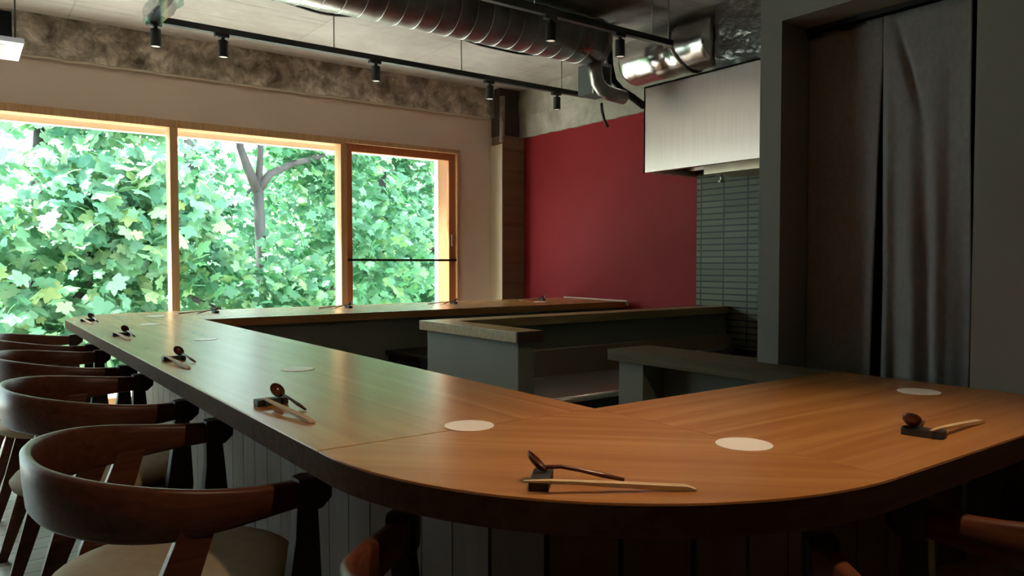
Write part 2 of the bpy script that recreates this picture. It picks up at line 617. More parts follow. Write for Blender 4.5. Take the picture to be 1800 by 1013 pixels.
# corner post between window wall and red wall
struct(MB().box(3.905, 4.145, 5.43, YW, 0, 2.18).build('trim_5', m_column, bevel=0.004), 'square wooden post in the corner beside the red wall')
struct(MB().box(3.893, 3.904, 5.428, YW, 0, 2.10).build('trim_9', mat('post_lit_face', (.62, .53, .38), .7), bevel=.002), 'pale facing on the corner post, its window light put into the colour')  # paler facing; the window light on this side is put into its colour
struct(MB().box(3.90, 4.12, 5.47, YW, 2.18, ZC).build('trim_6', mat('recess_shade_dark', (0.07, 0.055, 0.045), 0.9)), 'block painted dark as the shaded recess above the corner post')  # solid block; the shade of the recess is put into its dark colour
struct(MB().tube([(3.905, 5.44, 2.12), (3.905, 5.44, 2.52)], 0.024, 12).build('trim_7', noisy('pipe_pinkish_grey', (0.20, 0.16, 0.14), (0.30, 0.25, 0.23), 20, 0.7), smooth=True), 'pinkish grey vertical pipe above the corner post')

# ------------------------------------------------------------ windows
FY0, FY1 = YW - 0.015, YW + 0.10
def frame_box(x0, x1, z0, z1, w_, y0, y1, m, name, parent=None, sides='LRTB'):
    b = MB()
    if 'T' in sides: b.box(x0, x1, y0, y1, z1 - w_, z1)
    if 'B' in sides: b.box(x0, x1, y0, y1, z0, z0 + w_)
    if 'L' in sides: b.box(x0, x0 + w_, y0, y1, z0 + w_, z1 - w_)
    if 'R' in sides: b.box(x1 - w_, x1, y0, y1, z0 + w_, z1 - w_)
    return b.build(name, m, parent, bevel=0.003)
def glass(x0, x1, z0, z1, y, name, parent):
    return MB().box(x0, x1, y, y + .006, z0, z1).build(name, m_glass, parent)
MW = 0.052
xs = [WX0, -1.30, -0.05, 1.235, 2.485, WX1]   # divisions
names = ['window_%d' % i for i in range(1, 6)]
# fixed lights
for k in range(4):
    x0, x1 = xs[k], xs[k + 1]
    f = frame_box(x0 + (0 if k == 0 else .0), x1, WZ0, WZ1, MW if k else MW, FY0, FY1, m_frame, names[k], sides='TB')
    struct(f)
    jb = MB()
    if k == 0:
        jb.box(x0, x0 + MW, FY0, FY1, WZ0 + MW, WZ1 - MW)
    jb.box(x1 - MW / 2 - 0.012, x1 + MW / 2 - 0.012, FY0 - .004, FY1, WZ0 + MW, WZ1 - MW)
    jb.build('mullion', m_frame, f, bevel=0.003)
    # outer reveal, brightly lit head and reveal of the thick opening
    glass(x0 + MW / 2, x1 - MW / 2, WZ0 + MW, WZ1 - MW, YW + .055, 'pane', f)
f = frame_box(xs[4], WX1, WZ0, WZ1, 0.035, FY0, FY1, m_frame, names[4], sides='RTB')
struct(f)
sash = frame_box(xs[4] + .012, WX1 - 0.035, WZ0 + .035, WZ1 - .033, 0.062, YW + .02, YW + .055, m_sash, 'sash', f)
glass(xs[4] + .07, WX1 - 0.09, WZ0 + .09, WZ1 - .09, YW + .035, 'pane', f)
MB().box(xs[4] + .02, WX1 - .03, YW - .004, YW + .018, 1.066, 1.084).build('guard_rail', m_darkmetal, f)
MB().box(WX1 - .078, WX1 - .066, YW + .008, YW + .022, 1.20, 1.30).build('handle', m_steel, f, bevel=0.003)
# outer casing seen through the glass: white outer jamb boards
struct(MB().box(WX0, WX1, YW + .2, YW + .26, WZ1 - .075, WZ1 + .05).box(WX1 - .10, WX1 + .05, YW + .2, YW + .26, 0, WZ1).build('trim_8', mat('outer_casing_cream', (0.80, 0.72, 0.58), 0.7), bevel=0.002), 'sunlit cream outer casing of the windows')

# ------------------------------------------------------------ bar counter
T1, T0 = 0.76, 0.716
counter = thing('bar_counter', 'long U-shaped oak bar counter with rounded corner filling the room', 'bar counter', (0.73, 2.6, 0))
def cpart(mb, name, m, **kw):
    o = mb.build(name, m, counter, **kw)
    o.matrix_parent_inverse = Matrix.Translation(-counter.location)
    return o
XO, XI, YN, YI, YF, YFB = 0.445, 1.022, 0.505, 1.108, 4.065, 4.862
g = 0.0006
# left run with the rounded far corner
r2 = 0.42
pl = [(XI, YI + g), (XI, YF)] + [(XI + .0, YF), (XI + .0, YFB)] + arc(XO + r2, YFB - r2, r2, 90, 180, 14) + [(XO, YI + g)]
poly = [(XI, YI + g), (XI, YFB)] + arc(XO + r2, YFB - r2, r2, 90, 180, 14)[0:] + [(XO, YI + g)]
cpart(MB().prism(poly, T0, T1), 'top_panel', m_top_y, bevel=0.0025)
rc = 0.575
poly = [(XI, YI), (XO, YI)] + [(XO + rc - rc * cos(R(90 * i / 24)) , YN + rc - rc * sin(R(90 * i / 24))) for i in range(25)] + [(XI, YN)]
cpart(MB().prism(poly[::-1], T0, T1), 'top_panel', m_top_d, bevel=0.0025)
cpart(MB().prism([(XI + g, YN), (XP - .004, YN), (XP - .004, YI), (XI + g, YI)], T0, T1), 'top_panel', m_top_x, bevel=0.0025)
cpart(MB().prism([(XI + g, YF), (4.06, YF), (4.14, YFB), (XI + g, YFB)], T0, T1), 'top_panel', m_top_x, bevel=0.0025)
cpart(MB().prism([(4.062, YF - .012), (4.085, YF - .012), (4.146, YFB), (4.128, YFB)], T0 + .01, T1 + .008), 'end_strip', mat('pale_end_strip', (0.55, 0.42, 0.34), 0.5))
# dark edge band following the outer profile
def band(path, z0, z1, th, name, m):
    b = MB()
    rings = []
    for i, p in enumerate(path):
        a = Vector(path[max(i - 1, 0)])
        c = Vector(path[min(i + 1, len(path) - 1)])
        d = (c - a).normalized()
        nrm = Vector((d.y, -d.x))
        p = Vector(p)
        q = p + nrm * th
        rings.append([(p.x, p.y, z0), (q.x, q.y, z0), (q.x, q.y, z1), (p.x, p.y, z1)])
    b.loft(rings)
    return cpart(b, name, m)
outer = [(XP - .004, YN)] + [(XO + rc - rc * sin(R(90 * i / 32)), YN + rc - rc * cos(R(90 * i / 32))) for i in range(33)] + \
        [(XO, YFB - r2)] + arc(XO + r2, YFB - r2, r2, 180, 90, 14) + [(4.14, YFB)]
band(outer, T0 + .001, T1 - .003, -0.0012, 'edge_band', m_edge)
# cladding of vertical boards under the top (separate board relief in one mesh)
def cladding(path, z0, z1, name, m, board=0.115):
    # resample path
    P = [Vector(p) for p in path]
    L = [0]
    for a, b_ in zip(P, P[1:]):
        L.append(L[-1] + (b_ - a).length)
    def at(s):
        for i in range(len(P) - 1):
            if s <= L[i + 1] + 1e-9:
                t = (s - L[i]) / max(L[i + 1] - L[i], 1e-9)
                return P[i].lerp(P[i + 1], t)
        return P[-1]
    nb = int(L[-1] / board)
    b = MB()
    for k in range(nb):
        a = at(L[-1] * k / nb + .002)
        c = at(L[-1] * (k + 1) / nb - .002)
        d = (c - a).normalized()
        nn = Vector((-d.y, d.x)) * 0.018
        b.prism([(a.x, a.y), (c.x, c.y), (c.x + nn.x, c.y + nn.y), (a.x + nn.x, a.y + nn.y)][::-1], z0, z1)
        a2 = a + nn * .6; c2 = c + nn * .6
    return cpart(b, name, m)
CX, CYN, rcl = 0.755, 0.80, 0.30
cl = [(XP - .01, CYN)] + [(CX + rcl - rcl * sin(R(90 * i / 8)), CYN + rcl - rcl * cos(R(90 * i / 8))) for i in range(9)] + [(CX, 4.35 - .2)] + arc(CX + .2, 4.15 + .2 - .0, .2, 180, 90, 4)[1:] + [(4.10, 4.55)]
cladding(cl, 0.0, T0, 'cladding', m_clad)
ins = MB()
ins.box(CX + .02, 0.985, CYN + .32, 4.12, 0, T0)
ins.box(CX + .32, XP - .01, CYN + .02, 1.075, 0, T0)
ins.box(0.985, 4.06, 4.12, 4.16, 0, T0)
ri = rcl - .025
ins.prism([(CX + rcl - ri * sin(R(90 * i / 8)), CYN + rcl - ri * cos(R(90 * i / 8))) for i in range(8, -1, -1)] + [(CX + .33, 1.07), (.98, 1.07), (.98, CYN + .34), (CX + .025, CYN + .34)], 0, T0)
cpart(ins, 'inner_panel', m_panel)

# ------------------------------------------------------------ kitchen parapets
par = thing('kitchen_parapet', 'grey painted kitchen parapet with angled oak cap in front of the red wall', 'low wall', (1.95, 3.25, 0))
def chp(root, mb, name, m, **kw):
    o = mb.build(name, m, root, **kw)
    root_m = Matrix.Translation(root.location) @ Matrix.Rotation(root.rotation_euler.z, 4, 'Z')
    o.matrix_parent_inverse = root_m.inverted()
    return o
chp(par, MB().prism([(1.905, 2.54), (1.99, 2.54), (1.99, 3.20), (4.14, 3.20), (4.14, 3.30), (1.905, 3.30)], 0, .716), 'wall_panel', m_panel)
chp(par, MB().prism([(1.872, 2.51), (2.015, 2.51), (2.015, 3.175), (4.143, 3.175), (4.143, 3.325), (1.872, 3.325)], .716, .762), 'cap', m_cap, bevel=0.002)
chp(par, MB().box(1.874, 2.013, 2.503, 2.510, .716, .762), 'cap_end', m_capend)
chp(par, MB().box(2.0, 4.14, 3.15, 3.20, 0, .58), 'upstand', m_upstand)
low = thing('low_parapet', 'short kitchen parapet with oak cap meeting the counter beside the grey post', 'low wall', (1.86, 1.5, 0))
chp(low, MB().prism([(1.775, 1.110), (1.898, 1.110), (1.898, 1.357), (1.975, 1.357), (1.975, 1.86), (1.775, 1.86)], .722, .759), 'cap', wood('low_cap_oak', (0.085, 0.062, 0.030), (0.11, 0.082, 0.040), (0.14, 0.105, 0.052), along='y', rough=0.6, spec=0.2), bevel=0.002)
chp(low, MB().box(1.80, 1.95, 1.72, 1.83, 0, .722), 'end_post', m_panel)
chp(low, MB().box(1.90, 1.95, 1.358, 1.72, 0, .722), 'wall_panel', m_panel)

# worktop inside the kitchen
wt = thing('steel_worktop', 'stainless steel kitchen worktop with rolled front edge behind the parapet', 'worktop', (2.8, 2.9, 0))
chp(wt, MB().box(2.0, 3.5, 2.60, 3.145, .41, .44), 'top', m_steel, bevel=0.008)
chp(wt, MB().tube([(2.0, 2.60, .425), (3.5, 2.60, .425)], .015, 10), 'front_edge', m_steel, smooth=True)
chp(wt, MB().box(2.04, 3.5, 2.64, 3.10, 0.0, .41), 'cabinet', m_equip)
fr = thing('undercounter_fridge', 'dark steel undercounter unit in front of the far run of the bar', 'kitchen unit', (2.9, 3.9, 0))
chp(fr, MB().box(2.10, 3.9, 3.72, 4.115, .05, .50), 'cabinet', m_equip, bevel=0.01)
chp(fr, MB().box(2.08, 3.92, 3.70, 4.115, .50, .525), 'top', m_equip, bevel=0.006)
chp(fr, MB().box(2.14, 3.86, 3.705, 3.72, .10, .46), 'door', m_equip, bevel=0.004)
rg = thing('cooking_range', 'stainless cooking range in front of the strip tiled wall', 'cooker', (3.85, 2.7, 0))
chp(rg, MB().box(3.52, 4.14, 2.0, 3.14, 0, .45), 'body', m_equip, bevel=0.01)
chp(rg, MB().tube([(4.11, 3.12, .49), (4.11, 2.1, .49)], .012, 8).tube([(4.11, 3.12, .49), (3.6, 3.12, .49)], .010, 8).tube([(4.11, 3.12, .45), (4.11, 3.12, .49)], .008, 8).tube([(4.11, 2.1, .45), (4.11, 2.1, .49)], .008, 8), 'rail', m_steel, smooth=True)
chp(rg, MB().lathe([(.14, 0), (.14, .02), (.10, .03)], 20, 3.82, 2.75, .45), 'burner', m_black)

# ------------------------------------------------------------ extractor hood and ducts
HX, HY0, HY1, HZ0, HZ1 = 3.66, 2.20, 3.50, 1.645, 2.205
hood = thing('extractor_hood', 'brushed steel extractor hood hanging over the kitchen range', 'extractor hood', (3.9, 2.9, HZ0))
hb = MB()
hb.box(HX, HX + .012, HY0, HY1, HZ0, HZ1)
hb.box(HX, XR - .01, HY1 - .012, HY1, HZ0, HZ1)
hb.box(HX, XR - .01, HY0, HY0 + .012, HZ0, HZ1)
hb.box(HX, XR - .01, HY0, HY1, HZ1 - .012, HZ1)
chp(hood, hb, 'canopy', m_hood)
chp(hood, MB().box(HX + .013, HX + .05, HY0 + .013, HY1 - .013, HZ0, HZ0 + .015).box(HX + .05, XR - .03, HY1 - .05, HY1 - .013, HZ0, HZ0 + .015), 'gutter', m_hood)
chp(hood, MB().add([(HX + .10, HY0 + .02, HZ1 - .1), (XR - .12, HY0 + .02, HZ0 + .03), (XR - .12, HY1 - .06, HZ0 + .03), (HX + .10, HY1 - .06, HZ1 - .1),
                    (HX + .10, HY0 + .02, HZ1 - .09), (XR - .10, HY0 + .02, HZ0 + .04), (XR - .10, HY1 - .06, HZ0 + .04), (HX + .10, HY1 - .06, HZ1 - .09)],
                   [(0, 1, 2, 3), (7, 6, 5, 4), (0, 4, 5, 1), (2, 6, 7, 3), (1, 5, 6, 2), (0, 3, 7, 4)]), 'filter', m_steel)
chp(hood, MB().box(XR - .30, XR - .02, HY0 + .05, 3.16, HZ0 - .03, HZ0 + .09), 'grease_tray', noisy('tray_beige_steel', (0.55, 0.42, 0.30), (0.62, 0.49, 0.36), 4, 0.4, 0.5), bevel=0.004)
chp(hood, MB().tube([(XR - .2, 3.10, HZ0 - .03), (XR - .2, 3.10, HZ0 - .07)], .008, 8).lathe([(.0, -.015), (.02, -.012), (.02, 0), (.0, .003)], 12, XR - .2, 3.10, HZ0 - .065), 'drain_cock', m_steel, smooth=True)

# vertical foil wrapped shaft
fs = thing('foil_wrapped_shaft', 'square vertical duct wrapped in crinkled foil standing on the hood', 'duct', (3.9, 2.8, HZ1))
def crinkle_box(x0, x1, y0, y1, z0, z1, step=.03, amp=.012):
    bm = bmesh.new()
    bmesh.ops.create_cube(bm, size=1)
    for v in bm.verts:
        v.co = Vector(((x0 + x1) / 2 + v.co.x * (x1 - x0), (y0 + y1) / 2 + v.co.y * (y1 - y0), (z0 + z1) / 2 + v.co.z * (z1 - z0)))
    bmesh.ops.subdivide_edges(bm, edges=bm.edges, cuts=18, use_grid_fill=True)
    for v in bm.verts:
        n_ = noise.noise_vector(v.co * 9) + noise.noise_vector(v.co * 24) * .5
        v.co += Vector((n_.x, n_.y, 0)) * amp
    me = bpy.data.meshes.new('wrap')
    bm.to_mesh(me)
    bm.free()
    return me
me = crinkle_box(3.70, 4.08, 2.24, 2.96, HZ1 + .002, ZC - .002, amp=.006)
me.materials.append(m_foil2)
o = bpy.data.objects.new('foil_wrap', me)
COL.objects.link(o)
o.parent = fs
o.matrix_parent_inverse = Matrix.Translation(-fs.location)
chp(fs, MB().box(3.69, 3.70, 2.30, 2.42, HZ1 + .004, HZ1 + .12), 'tape', m_galv)

def crinkle_tube(p0, p1, r, name, m, parent, nseg=30, n=36, amp=.008, pinch=()):
    p0, p1 = Vector(p0), Vector(p1)
    d = (p1 - p0).normalized()
    u = Vector((0, 0, 1))
    w_ = d.cross(u)
    rings = []
    for i in range(nseg + 1):
        t = i / nseg
        c = p0.lerp(p1, t)
        ring = []
        rr = r
        if i == 0 or i == nseg:
            rr = r * .93
        for pt, ph in pinch:
            rr *= 1 - ph * math.exp(-((t - pt) / .04) ** 2)
        for k in range(n):
            a = 2 * pi * k / n
            q = c + (u * cos(a) + w_ * sin(a)) * rr
            nn = noise.noise(q * 8) + .5 * noise.noise(q * 22)
            ring.append(q + (u * cos(a) + w_ * sin(a)) * nn * amp)
        rings.append(ring)
    b = MB().loft(rings)
    return chp(parent, b, name, m, smooth=True)
fd = thing('foil_wrapped_duct', 'round horizontal duct wrapped in shiny foil lying behind the hood top', 'duct', (3.75, 3.3, 2.39))
crinkle_tube((3.77, 2.975, 2.415), (3.77, 3.71, 2.415), .152, 'foil_wrap', m_foil, fd, amp=.0035, pinch=((.45, .07),))
chp(fd, MB().tube([(3.77 + .158 * cos(a), 3.24 + .06 * sin(a), 2.415 + .158 * sin(a)) for a in [2 * pi * k / 24 for k in range(25)]], .010, 6), 'strap', m_foil, smooth=True)

# spiral duct
sd = thing('spiral_duct', 'long galvanised spiral duct hung under the ceiling', 'duct', (2.2, 3.56, 2.44))
SY, SZ, SR = 3.56, 2.438, 0.142
b = MB()
b.tube([(-1.6, SY, SZ), (3.27, SY, SZ)], SR, 40)
chp(sd, b, 'pipe', m_galv, smooth=True)
rb = MB()
for k in range(45):
    x = -1.5 + k * 0.105
    rb.tube([(x + .025 * (a / (2 * pi)), SY + (SR + .001) * sin(a), SZ + (SR + .001) * cos(a)) for a in [2 * pi * j / 24 for j in range(25)]], .0035, 5)
chp(sd, rb, 'seam', m_galv, smooth=True)
chp(sd, MB().tube([(3.255, SY, SZ), (3.285, SY, SZ)], SR + .012, 40), 'end_flange', m_galv, smooth=False)
chp(sd, MB().box(3.225, 3.375, 3.52, 3.66, 2.115, 2.305), 'branch_box', m_boxshade)
chp(sd, MB().box(3.220, 3.232, 3.512, 3.522, 2.11, 2.31).box(3.368, 3.378, 3.512, 3.522, 2.11, 2.31).box(3.220, 3.378, 3.512, 3.522, 2.29, 2.31), 'box_frame', m_rodl)
chp(sd, MB().tube([(3.10, SY - .1425, 2.43), (3.14, SY - .125, 2.37), (3.10, SY - .10, 2.335)], .005, 6).tube([(3.04, SY - .10, 2.335), (3.16, SY - .118, 2.355)], .004, 5).tube([(3.07, SY - .12, 2.36), (3.15, SY - .10, 2.335)], .004, 5), 'paint_mark', m_orange)

be = thing('branch_duct_elbow', 'small bent metal duct curving down beside the foil duct', 'duct', (3.6, 3.9, 2.3))
pts = [(3.18, 3.455, 2.275), (3.185, 3.455, 2.22), (3.20, 3.455, 2.165), (3.245, 3.455, 2.125), (3.31, 3.455, 2.108), (3.43, 3.455, 2.10)]
chp(be, MB().tube(pts, .044, 20), 'pipe', m_galv, smooth=True)
hose = thing('black_flexible_hose', 'black ribbed hose looping down between the two ducts', 'hose', (3.55, 3.7, 2.3))
chp(hose, MB().tube([(3.44, 3.60, 2.585), (3.435, 3.60, 2.45), (3.445, 3.60, 2.33), (3.475, 3.60, 2.24), (3.54, 3.59, 2.185), (3.62, 3.58, 2.155), (3.72, 3.56, 2.10)], .024, 12), 'tube', m_black, smooth=True)
tag(MB().tube([(3.56, 3.80, 2.14), (3.565, 3.80, 2.09), (3.585, 3.80, 2.03), (3.62, 3.80, 1.985)], .010, 8).build('hanging_pipe', m_cable, smooth=True), 'short dark pipe hanging below the bent duct above the red wall', 'pipe')

# ceiling cable
cpts = []
for i in range(60):
    t = i / 59
    x = 0.9 + 2.55 * t
    cpts.append((x, 4.30 + 0.03 * sin(t * 9) + .012 * sin(t * 23), 2.555 + .015 * sin(t * 13) + .006 * sin(t * 31)))
tag(MB().tube(cpts, .009, 6).build('ceiling_cable', m_cable, smooth=True), 'grey cable sagging along the ceiling between track and duct', 'cable')

# ------------------------------------------------------------ lighting tracks
def track(name, label, x0, x1, y, z, rods, ly=None):
    t = thing(name, label, 'lighting track', ((x0 + x1) / 2, y, z), 0)
    chp(t, MB().box(x0, x1, y - .017, y + .017, z - .012, z + .022), 'rail', m_black, bevel=.002)
    for rx in rods:
        rr = chp(t, MB().tube([(rx, y, z + .02), (rx, y, ZC - .001)], .004, 8), 'suspension_rod', m_rod, smooth=True)
        o_ = MB().lathe([(.022, -.014), (.022, .012), (.012, .024)], 12, rx, y, z + .012).build('clamp', m_black, rr)
        o_.matrix_parent_inverse = Matrix.Translation(-t.location)
        o_ = MB().box(rx - .012, rx + .012, y - .012, y + .012, ZC - .07, ZC - .002).build('anchor', m_rod, rr)
        o_.matrix_parent_inverse = Matrix.Translation(-t.location)
    return t
TZ = 2.315
track('lighting_track', 'long black lighting track hung nearest the window wall', 0.864, 3.86, 4.3, TZ, (1.847, 2.75, 3.626))
track('lighting_track', 'shorter black lighting track hung in front of the spiral duct', 1.75, 3.36, 3.0, TZ, (2.354, 3.20, 3.335))
track('lighting_track', 'unseen black lighting track added above the near bend of the counter', 0.0, 1.8, 0.45, 2.36, (0.3, 1.7))  # unseen track, added to carry warm spotlights over the bend
xt = thing('lighting_track', 'black track end wrapped in clear plastic at the upper left', 'lighting track', (0.845, 4.0, TZ))
chp(xt, MB().box(.828, .862, 3.75, 4.317, TZ - .012, TZ + .022), 'rail', m_black, bevel=.002)
me = crinkle_box(  .80, .89, 3.72, 4.27, TZ - .03, TZ + .05, amp=.018)
me.materials.append(m_wrap)
o = bpy.data.objects.new('plastic_wrap', me)
COL.objects.link(o)
o.parent = xt
o.matrix_parent_inverse = Matrix.Translation(-xt.location)
for ry in (3.9,):
    chp(xt, MB().tube([(.845, ry, TZ + .02), (.845, ry, ZC - .001)], .004, 8), 'suspension_rod', m_rod)

def spot_proto():
    t = thing('track_spotlight', 'x', 'spotlight', (0, 0, 0), 0, None)
    MB().box(-.045, .03, -.016, .016, -.030, -.0125).build('adapter', m_black, t, bevel=.002)
    MB().tube([(0, 0, -.030), (0, 0, -.045)], .010, 10).build('stem', m_black, t, smooth=True)
    MB().lathe([(.024, -.045), (.0265, -.047), (.0265, -.135), (.024, -.137), (.022, -.128)], 24).build('lamp_body', m_black, t, smooth=False)
    MB().lathe([(.0215, -.129), (.0215, -.1335)], 20).build('lens', m_lens, t)
    return t
sp = spot_proto()
spots = [(1.203, 4.3, 'black track spotlight, second from the left on the long window track'),
         (2.122, 4.3, 'black track spotlight over the middle window mullion on the long track'),
         (2.982, 4.3, 'black track spotlight in front of the dark corner pipe'),
         (3.583, 4.3, 'black track spotlight nearest the end of the long window track'),
         (0.862, 4.3, 'black track spotlight at the left end of the long window track'),
         (2.457, 3.0, 'black track spotlight hanging in front of the spiral duct'),
         (2.947, 3.0, 'black track spotlight between the spiral duct and the foil duct')]
for i, (x, y, lb) in enumerate(spots):
    o = sp if i == 0 else dup(sp, (x, y, TZ))
    o.location = (x, y, TZ)
    o['label'] = lb
    o['group'] = 'track spotlights under the ceiling'
# unseen spotlights added above the near counter for its warm light
for i, x in enumerate((0.61, 1.00, 1.50)):
    dup(sp, (x, 0.45, 2.36), 0, ('added unseen track spotlight over the bend, left one', 'added unseen track spotlight over the bend, middle one', 'added unseen track spotlight over the bend, right one')[i], 'added spotlights above the near counter')
def lamp(x, y, z, tx, ty, tz, power, size=R(60), col=(1, .72, .46), blend=.8):
    d = bpy.data.lights.new('spot_beam', 'SPOT')
    d.energy = power
    d.spot_size = size
    d.spot_blend = blend
    d.shadow_soft_size = .02
    d.color = col
    o = bpy.data.objects.new('spot_beam', d)
    COL.objects.link(o)
    o.location = (x, y, z)
    o.rotation_euler = (Vector((tx, ty, tz)) - Vector((x, y, z))).to_track_quat('-Z', 'Y').to_euler()
lamp(0.61, 0.45, 2.21, 0.65, 1.7, 0.7, 30.0, R(75))
lamp(0.862, 4.3, 2.16, 0.75, 3.4, 0.7, 12.0, R(80), (1, .86, .70))
lamp(1.00, 0.45, 2.21, 0.98, 0.62, 0.7, 44.0)
lamp(1.50, 0.45, 2.21, 1.35, 0.42, 0.7, 15.0)
lamp(2.457, 3.0, 2.16, 2.457, 2.9, 0.5, 6.0)

# black hanging heater-like box with white panel at the far upper left
hp = thing('hanging_panel_lamp', 'black box with flat white panel below hanging at the upper left corner', 'lamp', (0.05, 3.85, 1.95))
chp(hp, MB().box(-.12, .205, 3.74, 3.96, 1.966, 2.085), 'housing', m_black, bevel=.006)
chp(hp, MB().box(-.18, .242, 3.68, 4.02, 1.945, 1.965), 'panel', mat('white_lamp_panel', (.9, .9, .92), .4, emit=(1, 1, 1), estr=.2), bevel=.003)
chp(hp, MB().box(-.12, .18, 3.74, 3.96, 1.9435, 1.9452), 'diffuser', mat('grey_diffuser', (.6, .6, .6), .5, emit=(1, 1, 1), estr=.2))
chp(hp, MB().tube([(.222, 3.85, 1.966), (.222, 3.85, ZC - .001)], .004, 8), 'suspension_rod', m_rod)
chp(hp, MB().tube([(.10, 3.85, 2.08), (.10, 3.85, ZC - .001)], .006, 8), 'suspension_rod', m_rod)

# ------------------------------------------------------------ noren curtain
cur = thing('noren_curtain', 'charcoal split curtain hanging in the doorway on the right', 'curtain', (2.0, 1.03, 0.3))
def cloth(y0, y1, side):
    # y0: outer edge, y1: slit edge at the top
    nu, nv = 44, 60
    vs = []
    for j in range(nv + 1):
        t = j / nv
        z = 1.716 - t * (1.716 - 0.42)
        for i in range(nu + 1):
            s = i / nu
            top = max(0, (t - .09)) / .91
            y = y0 + (y1 - y0) * s
            if side == 'far':
                y += (top ** .8) * .032 * s      # slit edge pulls away from the middle
                x = 2.035 + .010 * sin(s * 7 + 1) * top + .018 * math.exp(-((s - .82) / .10) ** 2) * top - .012 * math.exp(-((s - .97) / .05) ** 2) * top
            else:
                y -= 0.0
                c = .55 - .15 * t
                x = 2.03 + .020 * sin(2.2 * s * pi + .4 + 1.5 * t) * min(1, top * 2) + .028 * math.exp(-((s - c) / .09) ** 2) * min(1, max(0, t - .12) * 2.5) \
                    - .016 * math.exp(-((s - .93) / .06) ** 2) * min(1, top * 3) + .010 * math.exp(-((s - .25) / .06) ** 2) * t
                x += .008 * math.exp(-((s - .88 + t * 1.6) / .04) ** 2) * math.exp(-((t - .12) / .08) ** 2) * 2
            x += .004 * noise.noise(Vector((y * 16, z * 3, 2.0)))
            vs.append((x, y, z))
    n_ = nu + 1
    fs_ = [(j * n_ + i, j * n_ + i + 1, (j + 1) * n_ + i + 1, (j + 1) * n_ + i) for j in range(nv) for i in range(nu)]
    o = MB().add(vs, fs_)
    o = chp(cur, o, 'cloth_panel', m_curtain, smooth=True)
    md = o.modifiers.new('thickness', 'SOLIDIFY')
    md.thickness = .002
    return o
cloth(1.283, 1.062, 'far')
cloth(0.838, 1.060, 'near')
chp(cur, MB().tube([(2.04, 0.776, 1.712), (2.04, 1.284, 1.712)], .008, 10), 'rod', m_darkmetal, smooth=True)

